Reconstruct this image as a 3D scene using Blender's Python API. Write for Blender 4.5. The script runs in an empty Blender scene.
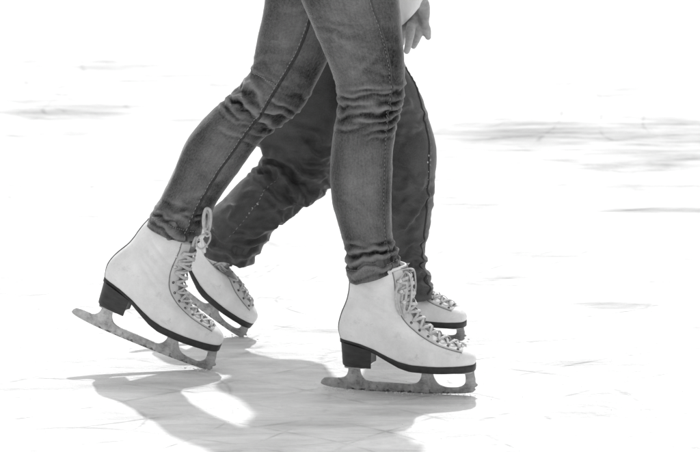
import bpy, bmesh, math, random
import numpy as np
from mathutils import Vector, Matrix, noise
from mathutils.bvhtree import BVHTree

random.seed(7)
S = bpy.context.scene
C = S.collection
R = math.radians

# ------------------------------------------------------------------ camera
PITCH = R(12.5)
FPX, DIST = 3240.0, 6.0                       # focal length in photo pixels (700 wide), distance to the near skate
FWD = Vector((0, math.cos(PITCH), -math.sin(PITCH)))
UP = Vector((0, math.sin(PITCH), math.cos(PITCH)))
RIGHT = Vector((1, 0, 0))
CAM = -(FWD * DIST + UP * (-(392 - 226) / 540))

def ray(px, py):
    return FWD * FPX + RIGHT * (px - 350) + UP * (226 - py)

def at(px, py, Y):
    d = ray(px, py)
    return CAM + d * ((Y - CAM.y) / d.y)

def ground(px, py, z=0.0):
    d = ray(px, py)
    return CAM + d * ((z - CAM.z) / d.z)

cam = bpy.data.cameras.new('camera')
cam.sensor_width = 36
cam.lens = 36 * FPX / 700
cam.clip_end = 2000
cam.dof.use_dof = True
cam.dof.focus_distance = 6.05
cam.dof.aperture_fstop = 9
co = bpy.data.objects.new('camera', cam)
C.objects.link(co)
co.location = CAM
co.rotation_euler = (math.pi / 2 - PITCH, 0, 0)
S.camera = co

# ------------------------------------------------------------------ light
SUN_EL, SUN_AZ = R(45), R(2)                # behind the skaters
w = bpy.data.worlds.new('World')
S.world = w
w.use_nodes = True
nt = w.node_tree
bg = nt.nodes['Background']
sky = nt.nodes.new('ShaderNodeTexSky')
sky.sky_type = 'NISHITA'
sky.sun_disc = False
sky.sun_elevation = SUN_EL
sky.sun_rotation = SUN_AZ
sky.dust_density = 3.0                        # bright hazy winter sky
sky.air_density = 10.0
bw = nt.nodes.new('ShaderNodeRGBToBW')        # the photograph is black and white
nt.links.new(sky.outputs[0], bw.inputs[0])
nt.links.new(bw.outputs[0], bg.inputs[0])
bg.inputs[1].default_value = 0.15
sl = bpy.data.lights.new('sun', 'SUN')
sl.energy = 2.0
sl.angle = R(1.5)
so = bpy.data.objects.new('sun', sl)
C.objects.link(so)
sd = Vector((math.sin(SUN_AZ) * math.cos(SUN_EL), math.cos(SUN_AZ) * math.cos(SUN_EL), math.sin(SUN_EL)))
so.rotation_euler = sd.to_track_quat('Z', 'Y').to_euler()
so.location = (0, 5, 6)
S.view_settings.view_transform = 'Standard'
S.view_settings.look = 'None'
S.view_settings.exposure = 0.64
S.view_settings.gamma = 1
S.view_settings.use_curve_mapping = False
S.cycles.max_bounces = 8
S.cycles.diffuse_bounces = 5
S.cycles.sample_clamp_indirect = 6

# ------------------------------------------------------------------ materials
class NT:
    def __init__(s, name):
        s.m = bpy.data.materials.new(name)
        s.m.use_nodes = True
        s.t = s.m.node_tree
        s.b = s.t.nodes['Principled BSDF']
    def n(s, typ, **kw):
        x = s.t.nodes.new(typ)
        for k, v in kw.items():
            setattr(x, k, v)
        return x
    def l(s, a, b):
        s.t.links.new(a, b)
    def val(s, x, v):
        if isinstance(v, (int, float)):
            x.default_value = v
        else:
            s.l(v, x)
    def math(s, op, a, b=0.0, c=None, clamp=False):
        x = s.n('ShaderNodeMath', operation=op, use_clamp=clamp)
        s.val(x.inputs[0], a); s.val(x.inputs[1], b)
        if c is not None: s.val(x.inputs[2], c)
        return x.outputs[0]
    def mix(s, f, a, b):
        x = s.n('ShaderNodeMix', data_type='FLOAT')
        s.val(x.inputs[0], f); s.val(x.inputs[2], a); s.val(x.inputs[3], b)
        return x.outputs[0]
    def rng(s, v, a, b, c=0.0, d=1.0, smooth=False):
        x = s.n('ShaderNodeMapRange', interpolation_type='SMOOTHSTEP' if smooth else 'LINEAR')
        s.val(x.inputs[0], v)
        for i, q in enumerate((a, b, c, d)):
            s.val(x.inputs[i + 1], q)
        return x.outputs[0]
    def coords(s, kind='Object', scale=(1, 1, 1), rot=(0, 0, 0)):
        tc = s.n('ShaderNodeTexCoord')
        mp = s.n('ShaderNodeMapping')
        mp.inputs['Scale'].default_value = scale
        mp.inputs['Rotation'].default_value = rot
        s.l(tc.outputs[kind], mp.inputs[0])
        return mp.outputs[0]
    def noise(s, vec, scale, detail=3, rough=0.5, dist=0.0):
        x = s.n('ShaderNodeTexNoise')
        s.l(vec, x.inputs['Vector'])
        x.inputs['Scale'].default_value = scale
        x.inputs['Detail'].default_value = detail
        x.inputs['Roughness'].default_value = rough
        x.inputs['Distortion'].default_value = dist
        return x.outputs[0]
    def grey(s, v):
        x = s.n('ShaderNodeCombineColor')
        for i in range(3): s.val(x.inputs[i], v)
        s.l(x.outputs[0], s.b.inputs['Base Color'])
    def bump(s, h, strength, dist):
        x = s.n('ShaderNodeBump')
        s.l(h, x.inputs['Height'])
        x.inputs['Strength'].default_value = strength
        x.inputs['Distance'].default_value = dist
        s.l(x.outputs[0], s.b.inputs['Normal'])

def give_shade_wash(o, *arrs):
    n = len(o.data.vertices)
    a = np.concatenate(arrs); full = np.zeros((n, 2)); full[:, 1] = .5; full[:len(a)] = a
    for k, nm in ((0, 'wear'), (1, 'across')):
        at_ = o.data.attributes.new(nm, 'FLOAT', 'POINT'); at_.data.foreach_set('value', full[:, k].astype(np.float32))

def denim(name, lo, hi):
    k = NT(name)
    uv = k.coords('UV')
    big = k.noise(uv, 9, 3, 0.55)
    stre = k.noise(k.coords('UV', (260, 40, 1)), 1.0, 3, 0.6)
    grain = k.noise(uv, 520, 2, 0.7)
    mid = k.noise(uv, 210, 2, 0.6)
    f = k.math('ADD', k.math('MULTIPLY', k.rng(big, .3, .7), .28), k.math('MULTIPLY', k.rng(stre, .3, .7), .16))
    f = k.math('ADD', f, k.math('MULTIPLY', k.rng(grain, .25, .75), .30))
    f = k.math('ADD', f, k.math('MULTIPLY', k.rng(mid, .25, .75), .26))
    wr = k.n('ShaderNodeAttribute', attribute_name='wear').outputs['Fac']     # fold shading painted in as whiskering: ridges paler, creases darker
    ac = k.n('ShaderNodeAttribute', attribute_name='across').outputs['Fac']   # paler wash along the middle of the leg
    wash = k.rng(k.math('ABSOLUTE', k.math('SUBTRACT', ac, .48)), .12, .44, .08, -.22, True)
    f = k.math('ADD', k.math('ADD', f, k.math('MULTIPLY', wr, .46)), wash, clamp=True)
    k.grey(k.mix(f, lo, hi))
    k.b.inputs['Roughness'].default_value = 0.85
    k.b.inputs['Specular IOR Level'].default_value = 0.15
    k.b.inputs['Sheen Weight'].default_value = 0.9
    k.b.inputs['Sheen Roughness'].default_value = 0.25
    tw = k.n('ShaderNodeTexWave', wave_type='BANDS', bands_direction='DIAGONAL')
    k.l(uv, tw.inputs['Vector'])
    tw.inputs['Scale'].default_value = 210
    tw.inputs['Distortion'].default_value = 1.5
    h = k.math('ADD', k.math('MULTIPLY', tw.outputs[1], .4), grain)
    k.bump(k.math('ADD', h, k.math('MULTIPLY', mid, .8)), 0.5, 0.0012)
    return k.m

def simple(name, lo, hi, scale, rough, bump=0.2, bdist=0.0006, bscale=None, metal=0.0, spec=0.5, kind='Object', sheen=0.0):
    k = NT(name)
    v = k.coords(kind)
    n = k.noise(v, scale, 4, 0.6)
    k.grey(k.rng(n, .3, .7, lo, hi))
    k.b.inputs['Roughness'].default_value = rough
    k.b.inputs['Metallic'].default_value = metal
    k.b.inputs['Specular IOR Level'].default_value = spec
    k.b.inputs['Sheen Weight'].default_value = sheen
    if bump:
        k.bump(k.noise(v, bscale or scale * 4, 3, 0.6), bump, bdist)
    return k.m

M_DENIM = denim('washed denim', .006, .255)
M_SEAM = simple('denim seam', .025, .06, 300, .85, .4, .001, 700)
M_OUT = simple('pressed denim seam', .05, .10, 300, .85, .4, .001, 700)
M_THREAD = simple('pale thread', .28, .42, 300, .8, 0)
M_THREAD_FAINT = simple('faded thread', .24, .34, 300, .8, 0)

def nylon():
    k = NT('dark ski nylon')
    uv = k.coords('UV')
    big = k.noise(uv, 12, 4, .6)
    fine = k.noise(uv, 380, 2, .6)
    k.grey(k.math('ADD', k.rng(big, .3, .7, .036, .092), k.math('MULTIPLY', k.math('SUBTRACT', fine, .5), .05)))
    k.b.inputs['Roughness'].default_value = .5
    k.b.inputs['Specular IOR Level'].default_value = .3
    k.b.inputs['Sheen Weight'].default_value = .12
    h = k.math('ADD', k.math('MULTIPLY', k.noise(uv, 30, 5, .7), .8), k.math('MULTIPLY', fine, .3))
    k.bump(h, .5, .003)
    return k.m
M_NYLON = nylon()
M_REFLECT = simple('pale reflective piping', .25, .6, 120, .5, 0)

def leather():
    k = NT('white boot leather')
    v = k.coords('Object')
    a = k.noise(v, 26, 4, .6)
    g = k.noise(v, 300, 2, .6)
    sc = k.noise(k.coords('Object', (34, 34, 60), (.3, .4, .9)), 1.0, 6, .72, .8)
    scuff = k.rng(sc, .58, .80, 0, .26)
    base = k.rng(a, .3, .7, .74, .88)
    base = k.math('ADD', base, k.math('MULTIPLY', k.math('SUBTRACT', g, .5), .10))
    k.grey(k.math('SUBTRACT', base, scuff))
    k.b.inputs['Roughness'].default_value = .42
    h = k.math('ADD', k.math('MULTIPLY', k.noise(v, 70, 4, .6, .5), 1.0), k.math('MULTIPLY', g, .25))
    k.bump(h, .35, .002)
    return k.m
M_LEATHER = leather()
M_FACING = simple('white facing leather', .56, .70, 60, .5, .3, .001, 250)
M_TONGUE = simple('grey felt tongue', .20, .32, 80, .8, .4, .001, 300)
M_PIPING = simple('dark piping', .05, .11, 200, .6, .2)
M_GROOVE = simple('grey seam', .14, .24, 200, .7, .2)
M_SOLE = simple('dark sole edge', .010, .028, 90, .5, .3, .0008, 260)
M_HEEL = simple('dark stacked heel', .012, .038, 60, .45, .3, .0008, 200)
M_HEEL.node_tree.nodes['Mapping'].inputs['Scale'].default_value = (.6, .6, 2.2)
M_LACE = simple('white cotton lace', .46, .68, 200, .8, .5, .0008, 900)
M_EYE = simple('dull metal eyelet', .12, .2, 100, .35, 0, metal=.9)
M_HOOK = simple('bright metal hook', .6, .75, 100, .25, 0, metal=.9)

def steel():
    k = NT('frosted blade steel')
    v = k.coords('Object')
    n = k.noise(v, 60, 5, .65, .4)
    n2 = k.noise(v, 330, 5, .75)
    tc = k.n('ShaderNodeTexCoord')
    sp = k.n('ShaderNodeSeparateXYZ')
    k.l(tc.outputs['Object'], sp.inputs[0])
    low = k.rng(sp.outputs[2], .001, .008, 1, 0)          # dirt and frost along the running edge
    scr = k.noise(k.coords('Object', (90, 90, 900)), 1.0, 3, .7)
    frost = k.rng(k.math('ADD', n2, k.math('MULTIPLY', low, .08)), .66, .76)
    base = k.math('MULTIPLY', k.rng(n, .32, .68, .24, .58), k.rng(scr, .3, .7, .8, 1.1))
    grime = k.rng(k.math('ADD', k.noise(v, 140, 3, .6), k.math('MULTIPLY', low, .22)), .66, .78)
    base = k.math('MULTIPLY', base, k.mix(grime, 1.0, .30))
    k.grey(k.mix(frost, base, .70))
    k.l(k.mix(frost, .8, 0.0), k.b.inputs['Metallic'])
    k.l(k.rng(n, .3, .7, .22, .42), k.b.inputs['Roughness'])
    k.bump(k.math('ADD', k.math('MULTIPLY', n2, .4), n), .35, .0015)
    return k.m
M_STEEL = steel()
M_SKIN = simple('skin', .30, .44, 150, .5, .5, .0012, 300)
M_JACKET = simple('pale jacket cloth', .80, .88, 40, .75, .4, .002, 90, kind='UV')
M_HAIR = simple('dark hair', .02, .05, 80, .5, .3)
M_SNOW = simple('ice shavings', .75, .86, 200, .6, .3)

# ------------------------------------------------------------------ helpers
def link(name, me, mat, smooth=True):
    o = bpy.data.objects.new(name, me)
    C.objects.link(o)
    if mat: me.materials.append(mat)
    if smooth and hasattr(me, 'polygons'):
        me.polygons.foreach_set('use_smooth', [True] * len(me.polygons))
    return o

def mesh(name, verts, faces, mat, smooth=True, uvs=None):
    me = bpy.data.meshes.new(name)
    me.from_pydata([tuple(v) for v in verts], [], faces)
    if uvs is not None:
        u = me.uv_layers.new(name='UVMap')
        li = np.empty(len(me.loops), np.int32)
        me.loops.foreach_get('vertex_index', li)
        u.data.foreach_set('uv', np.asarray(uvs, np.float32)[li].ravel())
    me.update()
    return link(name, me, mat, smooth)

def bm_obj(name, bm, mat, smooth=True):
    bmesh.ops.recalc_face_normals(bm, faces=bm.faces)
    me = bpy.data.meshes.new(name)
    bm.to_mesh(me); bm.free()
    return link(name, me, mat, smooth)

def adopt(child, parent):
    child.parent = parent
    if parent.parent is None:
        child.matrix_parent_inverse = Matrix.Translation(-parent.location)
    return child

def catmull(pts, n):
    """n samples through pts (arrays), centripetal-ish on chord length"""
    P = np.asarray(pts, float)
    d = np.r_[0, np.cumsum(np.maximum(1e-9, np.linalg.norm(np.diff(P[:, :min(4, P.shape[1])], axis=0), axis=1)))]
    t = np.linspace(0, d[-1], n)
    out = np.empty((n, P.shape[1]))
    m = np.empty_like(P)
    m[1:-1] = (P[2:] - P[:-2]) / (d[2:] - d[:-2])[:, None]
    m[0] = (P[1] - P[0]) / (d[1] - d[0]); m[-1] = (P[-1] - P[-2]) / (d[-1] - d[-2])
    i = np.clip(np.searchsorted(d, t, side='right') - 1, 0, len(P) - 2)
    h = (d[i + 1] - d[i]); s = ((t - d[i]) / h)[:, None]; h = h[:, None]
    out = ((2 * s**3 - 3 * s**2 + 1) * P[i] + (s**3 - 2 * s**2 + s) * h * m[i]
           + (-2 * s**3 + 3 * s**2) * P[i + 1] + (s**3 - s**2) * h * m[i + 1])
    return out

def tube_into(bm, pts, r, seg=8, flat=1.0, normals=None, caps=True):
    """a tube along pts; r is a number or a list; flat squashes it along the normal"""
    pts = [Vector(p) for p in pts]
    n = len(pts)
    rs = [r] * n if isinstance(r, (int, float)) else r
    prev = None
    rings = []
    for i, p in enumerate(pts):
        t = (pts[min(i + 1, n - 1)] - pts[max(i - 1, 0)])
        if t.length < 1e-9: t = Vector((1, 0, 0))
        t.normalize()
        if normals is not None:
            a = Vector(normals[i])
        else:
            a = prev if prev is not None else (Vector((0, 0, 1)) if abs(t.z) < .9 else Vector((0, 1, 0)))
        a = a - t * a.dot(t)
        if a.length < 1e-6: a = t.orthogonal()
        a.normalize(); prev = a
        b = t.cross(a)
        rings.append([bm.verts.new(p + (a * math.cos(q) * flat + b * math.sin(q)) * rs[i])
                      for q in (2 * math.pi * k / seg for k in range(seg))])
    for i in range(n - 1):
        for k in range(seg):
            bm.faces.new((rings[i][k], rings[i][(k + 1) % seg], rings[i + 1][(k + 1) % seg], rings[i + 1][k]))
    if caps:
        bm.faces.new(rings[0][::-1]); bm.faces.new(rings[-1])

def fold_profile(d, s):
    return np.exp(-(np.abs(d) / s)**1.35) - .75 * np.exp(-((d - 1.6 * s) / (.9 * s))**2) - .35 * np.exp(-((d + 1.7 * s) / (1.0 * s))**2)

# ------------------------------------------------------------------ trouser legs
class Leg:
    """A trouser leg lofted through pairs of left / right edge points (photo pixels) at the depth of the leg."""
    def __init__(s, stations, folds, rings=260, seg=112, noise_amp=.0012, noise_scale=14, rand_folds=None, thick=.004, seed=1, hem_ripple=0.0, gain=1.0):
        st = catmull([(a[0], a[1], b[0], b[1], y, dr) for a, b, y, dr in stations], rings)
        s.st = st; s.rings = rings; s.seg = seg
        th = np.linspace(0, 2 * np.pi, seg, endpoint=False)
        s.th = th
        L = np.array([at(q[0], q[1], q[4]) for q in st]); Rr = np.array([at(q[2], q[3], q[4]) for q in st])
        c = (L + Rr) / 2; a = (Rr - L) / 2
        hw = np.linalg.norm(a, axis=1)
        b = hw * st[:, 5]
        ct, sn = np.cos(th), np.sin(th)
        P = c[:, None, :] + a[:, None, :] * ct[None, :, None]
        P[:, :, 1] += b[:, None] * sn[None, :]
        fr = (ct + 1) / 2
        px = st[:, None, 0] * (1 - fr)[None] + st[:, None, 2] * fr[None]
        py = st[:, None, 1] * (1 - fr)[None] + st[:, None, 3] * fr[None]
        arc = np.r_[0, np.cumsum(np.linalg.norm(np.diff(c, axis=0), axis=1))]
        s.arc = arc
        N = s._normals(P)
        D = np.zeros(px.shape)
        rnd = random.Random(seed)
        allf = [f + (0.0,) if len(f) == 4 else f for f in folds]
        if rand_folds:
            for (n, y0, y1, amp, wid, slope) in rand_folds:
                for _ in range(n):
                    k = rnd.randint(0, rings - 1)
                    for _t in range(60):
                        k = rnd.randint(0, rings - 1)
                        if y0 <= (st[k, 1] + st[k, 3]) / 2 <= y1: break
                    f0 = rnd.uniform(-.1, .6); f1 = f0 + rnd.uniform(.25, .7)
                    e = lambda f, dy: (st[k, 0] * (1 - f) + st[k, 2] * f, st[k, 1] * (1 - f) + st[k, 3] * f + dy)
                    dy = rnd.uniform(-slope, slope)
                    allf.append((e(f0, -dy), e(f1, dy), amp * rnd.uniform(.4, 1.1), wid * rnd.uniform(.6, 1.3), rnd.choice((0, 1, 2))))
        # smooth warp so that no fold is a straight line
        wx = np.empty(px.shape); wx2 = np.empty(px.shape); fine = np.empty(px.shape)
        for i in range(rings):
            for j in range(seg):
                v = Vector(P[i, j])
                wx[i, j] = noise.noise(v * 20 + Vector((seed, 0, 0))); wx2[i, j] = noise.noise(v * 60 + Vector((0, 0, seed)))
                fine[i, j] = noise.fractal(v * noise_scale + Vector((0, seed, 0)), 1.0, 2.0, 4)
        near = sn[None, :] < 0.15
        for (p0, p1, amp, wid, side) in allf:
            p0 = np.array(p0); p1 = np.array(p1)
            t = p1 - p0; ln = np.linalg.norm(t); t = t / ln; nrm = np.array((-t[1], t[0]))
            if nrm[1] < 0: nrm = -nrm
            rx, ry = px - p0[0], py - p0[1]
            al = (rx * t[0] + ry * t[1]) / ln
            d = rx * nrm[0] + ry * nrm[1] + wx * wid * 2.0 + wx2 * wid * 1.2 - 4.0 * wid * .25 * (al - .5)**2
            env = 1 / (1 + np.exp(-(al + .02) * 14)) * 1 / (1 + np.exp((al - 1.02) * 14))
            if side == 2: env = env * .5 * (1 + np.tanh(3 * sn))[None, :]
            elif side == 0: env = env * (.35 + .65 * .5 * (1 - np.tanh(3 * sn)))[None, :]
            D += amp * env * fold_profile(d, wid)
        D *= gain
        D += noise_amp * fine
        if hem_ripple:
            e = np.exp(-(arc / .03)**2)
            D += hem_ripple * e[:, None] * np.sin(5 * th + 1.3 * np.sin(2 * th + seed))[None, :]
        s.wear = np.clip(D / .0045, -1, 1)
        s.P0 = P
        s.P = P + N * D[:, :, None]
        s.N = s._normals(s.P)
        s.px, s.py = px, py
        s.circ = 2 * np.pi * hw.mean()
        s.thick = thick
    def _normals(s, P):
        dt = np.roll(P, -1, 1) - np.roll(P, 1, 1)
        dr = np.gradient(P, axis=0)
        n = np.cross(dt, dr)
        n /= np.maximum(1e-9, np.linalg.norm(n, axis=2))[:, :, None]
        c = P.mean(1, keepdims=True)
        if ((P - c) * n).sum() < 0: n = -n
        return n
    def geo(s, off=0):
        """verts, faces, uvs: outside, hem roll, a hem band and the inside of the hem (ring 0 is the hem)"""
        inner = []
        for k, (dep, rise) in enumerate(((.0015, 0), (s.thick, 0), (s.thick, 2), (s.thick + .001, 6), (s.thick + .002, 14))):
            inner.append(s.P[rise] - s.N[rise] * dep)
        rows = inner[::-1] + [s.P[i] for i in range(s.rings)]
        V = np.concatenate(rows); n = s.seg
        F = [(off + i * n + j, off + i * n + (j + 1) % n, off + (i + 1) * n + (j + 1) % n, off + (i + 1) * n + j)
             for i in range(len(rows) - 1) for j in range(n)]
        arcs = np.r_[[0] * len(inner), s.arc]
        # the wrap line of the texture is put on the far side
        ua = ((s.th - np.pi / 2) % (2 * np.pi)) / (2 * np.pi) * s.circ
        U = np.stack([np.tile(ua, len(rows)), np.repeat(arcs, n)], 1)
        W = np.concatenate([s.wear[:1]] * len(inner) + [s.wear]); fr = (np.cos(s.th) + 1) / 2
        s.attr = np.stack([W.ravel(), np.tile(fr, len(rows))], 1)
        return V, F, U
    def locate(s, x, y):
        A = s.st[:, 0:2]; B = s.st[:, 2:4]; t = B - A
        ln = np.linalg.norm(t, axis=1)
        rel = np.array((x, y)) - A
        d = np.abs(t[:, 0] * rel[:, 1] - t[:, 1] * rel[:, 0]) / ln
        f = (rel * t).sum(1) / ln**2
        d = d + 1000 * ((f < -.05) | (f > 1.05))
        i = int(np.argmin(d))
        return i, float(np.clip(f[i], .01, .99))
    def on(s, i, f, side=-1, out=0.0):
        th = math.acos(2 * f - 1)
        th = 2 * math.pi - th if side < 0 else th
        q = th / (2 * math.pi) * s.seg
        j = int(q) % s.seg; k = (j + 1) % s.seg; e = q - int(q)
        p = s.P[i, j] * (1 - e) + s.P[i, k] * e; n = s.N[i, j] * (1 - e) + s.N[i, k] * e
        n = n / np.linalg.norm(n)
        return Vector(p + n * out), Vector(n)
    def path(s, pix, n=160, out=0.0, side=-1):
        """points on the cloth along a line traced in pixels"""
        loc = np.array([s.locate(*p) for p in pix], float)
        loc = catmull(np.c_[loc[:, 0], loc[:, 1] * 60], n); loc[:, 1] /= 60
        r = [s.on(int(np.clip(round(a), 0, s.rings - 1)), float(np.clip(b, .01, .99)), side, out) for a, b in loc]
        pts = [q[0] for q in r]
        for _ in range(2):
            pts = [pts[0]] + [(pts[k - 1] + pts[k] * 2 + pts[k + 1]) / 4 for k in range(1, len(pts) - 1)] + [pts[-1]]
        return pts, [q[1] for q in r]

def seam_obj(name, legpath, r, flat, mat):
    pts, nr = legpath
    bm = bmesh.new()
    tube_into(bm, pts, r, 8, flat, nr)
    return bm_obj(name, bm, mat)

def stitches(name, legpath, r, mat, on=3, off=2, shift=0.0, width=.002):
    pts, nr = legpath
    bm = bmesh.new()
    i = 0
    while i + on < len(pts):
        seg, sn = pts[i:i + on], nr[i:i + on]
        t = (seg[-1] - seg[0]).normalized()
        side = t.cross(sn[0]).normalized() * shift
        tube_into(bm, [p + side for p in seg], r, 5, .7, sn)
        i += on + off
    return bm_obj(name, bm, mat)

# ------------------------------------------------------------------ the skate
def loc2(px, py):
    """photo pixel on the near skate -> u, v in metres on its own middle plane"""
    return ((px - 398) / 540 * 1.012, (393 - py) / 527)

T_B = [(341, 340.5), (339.4, 335), (338.8, 331), (339, 326.5), (340, 322), (341.2, 318), (342.7, 313.5), (344.6, 309),
       (346.4, 304.5), (348, 300), (349.2, 294), (350, 286), (351.2, 278), (353.6, 268)]
T_F = [(474.5, 361), (475.6, 356.5), (474, 352), (469.5, 348.2), (462.5, 345.3), (452, 341.6), (439, 335.3), (426, 326),
       (418, 317.5), (413.3, 309), (410.6, 299), (409.3, 288), (408.3, 276), (406, 265)]
SOLE = [(341, 340.5), (352, 341.6), (362, 343.3), (377, 348), (390, 354.3), (401.6, 359), (413, 361), (440, 361.5), (460, 361.2), (474.5, 361)]
W_S = [0, .2, .42, .68, .85, 1]
W_T = {0: (.0295, .031, .032, .0415, .039, .034), 2: (.031, .0335, .034, .0425, .0405, .034), 4: (.0315, .035, .036, .0415, .036, .028),
       6: (.031, .036, .038, .038, .032, .024), 8: (.031, .037, .039, .036, .031, .025), 10: (.032, .038, .041, .040, .035, .029),
       13: (.030, .037, .042, .042, .037, .031)}
W_N = {0: 3.0, 2: 2.7, 4: 2.35, 6: 2.15, 8: 2.1, 10: 2.1, 13: 2.1}

def wtab(t, s):
    ks = sorted(W_T)
    cols = np.array([W_T[k] for k in ks])
    row = np.array([np.interp(t, ks, cols[:, j]) for j in range(6)])
    # smooth interpolation in s
    x = np.interp(s, W_S, row)
    x2 = (np.interp(np.clip(s - .07, 0, 1), W_S, row) + np.interp(np.clip(s + .07, 0, 1), W_S, row) + 2 * x) / 4
    return x2, np.interp(t, ks, [W_N[k] for k in ks])

SOLEP = np.array([loc2(*p) for p in SOLE])
def sole_v(u):
    return np.interp(u, SOLEP[:, 0], SOLEP[:, 1])

def build_boot():
    rows, seg = 84, 120
    ph = np.linspace(0, 2 * np.pi, seg, endpoint=False)
    bf = catmull([loc2(*b) + loc2(*f) + (float(i),) for i, (b, f) in enumerate(zip(T_B, T_F))], rows)
    sft = np.convolve(SOLEP[:, 1], [1], 'same')
    V = []
    for (bu, bv, fu, fv, t) in bf:
        s = .5 - .5 * np.cos(ph)
        base, n = wtab(t, s)
        hw = base * (1 - np.abs(np.cos(ph))**n)**(1 / n) * np.sign(np.sin(ph))
        u = bu + (fu - bu) * s
        v = bv + (fv - bv) * s
        k = max(0, 1 - t / 6.5)**1.6
        b0, f0 = SOLEP[0], SOLEP[-1]
        us = b0[0] + (f0[0] - b0[0]) * s
        v = v + k * (sole_v(us) - (b0[1] + (f0[1] - b0[1]) * s))
        V.append(np.stack([u, hw, v], 1))
    V = np.array(V)
    # ankle creases and a slightly lumpy, worn-in surface
    c = V.mean(1, keepdims=True)
    for i in range(rows):
        for j in range(seg):
            p = Vector(V[i, j])
            q = noise.fractal(p * 30, 1.0, 2.0, 3)
            cr = 0.0
            du, dv = p.x + .030, p.z - .165
            d = dv + .45 * du
            for k_, w_ in ((0, .005), (.017, .004), (-.016, .005), (.034, .004)):
                cr -= .0017 * math.exp(-((d - k_ + .004 * noise.noise(p * 40)) / w_)**2) * math.exp(-(du / .035)**2)
            dd = V[i, j] - c[i, 0]; dd[0] *= .3; dd[2] = 0
            ln = np.linalg.norm(dd)
            if ln > 1e-6: V[i, j] += dd / ln * (.0007 * q + cr)
    VV = V.reshape(-1, 3)
    F = [(i * seg + j, i * seg + (j + 1) % seg, (i + 1) * seg + (j + 1) % seg, (i + 1) * seg + j) for i in range(rows - 1) for j in range(seg)]
    F.append(tuple(range(seg))[::-1])
    # collar turned inwards
    last = V[-1]; ctr = last.mean(0)
    V2 = [ctr + (last - ctr) * .93, ctr + (last - ctr) * .91 - np.array((0, 0, .05))]
    o = rows * seg
    VV = np.concatenate([VV] + V2)
    for r in range(2):
        a = (rows - 1 + r) * seg
        F += [(a + j, a + (j + 1) % seg, a + seg + (j + 1) % seg, a + seg + j) for j in range(seg)]
    F.append(tuple(a + seg + j for j in range(seg)))
    return VV, F

bv_, bf_ = build_boot()
BOOT_TREE = BVHTree.FromPolygons([tuple(p) for p in bv_], bf_[:83 * 120 + 1])
RIDGE = catmull([loc2(*p) for p in T_F[2:]], 300)
RARC = np.r_[0, np.cumsum(np.linalg.norm(np.diff(RIDGE, axis=0), axis=1))]; RARC /= RARC[-1]

def throat(r, wv, out=0.0):
    """a point on the front of the boot: r runs from toe to collar along the ridge, wv is sideways"""
    u = np.interp(r, RARC, RIDGE[:, 0]); v = np.interp(r, RARC, RIDGE[:, 1])
    e = .03
    t = Vector((np.interp(min(1, r + e), RARC, RIDGE[:, 0]) - np.interp(max(0, r - e), RARC, RIDGE[:, 0]), 0,
                np.interp(min(1, r + e), RARC, RIDGE[:, 1]) - np.interp(max(0, r - e), RARC, RIDGE[:, 1]))).normalized()
    n = Vector((t.z, 0, -t.x))
    if n.x < 0 and n.z < 0: n = -n
    rho = float(np.interp(r, [0, .1, .3, .5, .65, 1], [.018, .022, .030, .036, .040, .042]))
    th = wv / rho
    d = n * math.cos(th) + Vector((0, 1, 0)) * math.sin(th)
    p = Vector((u, 0, v)) - n * rho
    h = BOOT_TREE.ray_cast(p, d, .2)
    if h[0] is None:
        return p + d * (rho + out), d
    nn = h[1] if h[1].dot(d) > 0 else -h[1]
    return h[0] + nn * out, nn

def r_near(px, py):
    q = np.array(loc2(px, py))
    return float(RARC[np.argmin(np.linalg.norm(RIDGE - q, axis=1))])

EYES = [(r_near(*p), w_) for p, w_ in (((459, 344.5), .0125), ((449.5, 340.6), .0145), ((440, 336), .0165), ((431.5, 330.5), .018), ((424, 324), .0195),
                                     ((417.5, 317), .021), ((413, 308), .0235))]
HOOKS = [(r_near(*p), w_) for p, w_ in (((410.5, 298), .030), ((409.5, 287.5), .034), ((408.6, 277), .0355))]

def blade_outline():
    seg = [
        # tail and running edge, heel to toe
        [(320.4, 387.6), (324, 389.4), (332, 390.8), (345, 392), (365, 392.9), (398, 393.2), (430, 392.9), (455, 392), (468, 390.8), (473, 389.6)],
        # toe pick and front of the toe stanchion
        [(475.5, 387.2), (474.6, 385.3), (477.4, 382.6), (475.4, 379.8), (475.2, 376.5), (474.2, 372), (473.6, 364)],
        [(463.6, 364), (464.6, 371), (465.4, 377), (464.4, 381.6), (460.5, 384.6), (453, 385.8), (445, 385.4), (438.6, 383), (435, 378.5), (432.8, 372), (432, 364)],
        [(421.4, 364), (421.6, 372), (420.6, 378), (417.2, 382.6), (411, 384.4), (398, 384.2), (380, 383.8), (370, 383.4), (364.6, 381.4), (361.4, 377), (360, 370.5), (359.6, 362)],
        [(347.6, 362), (348.2, 370), (347.8, 375), (345, 379.4), (339, 381.2), (330, 381), (324.4, 381.8), (321.2, 384.6)],
    ]
    out = []
    for s_ in seg:
        out += [tuple(q) for q in catmull(s_, 6 * len(s_))]
    return [loc2(*p) for p in out]

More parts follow.
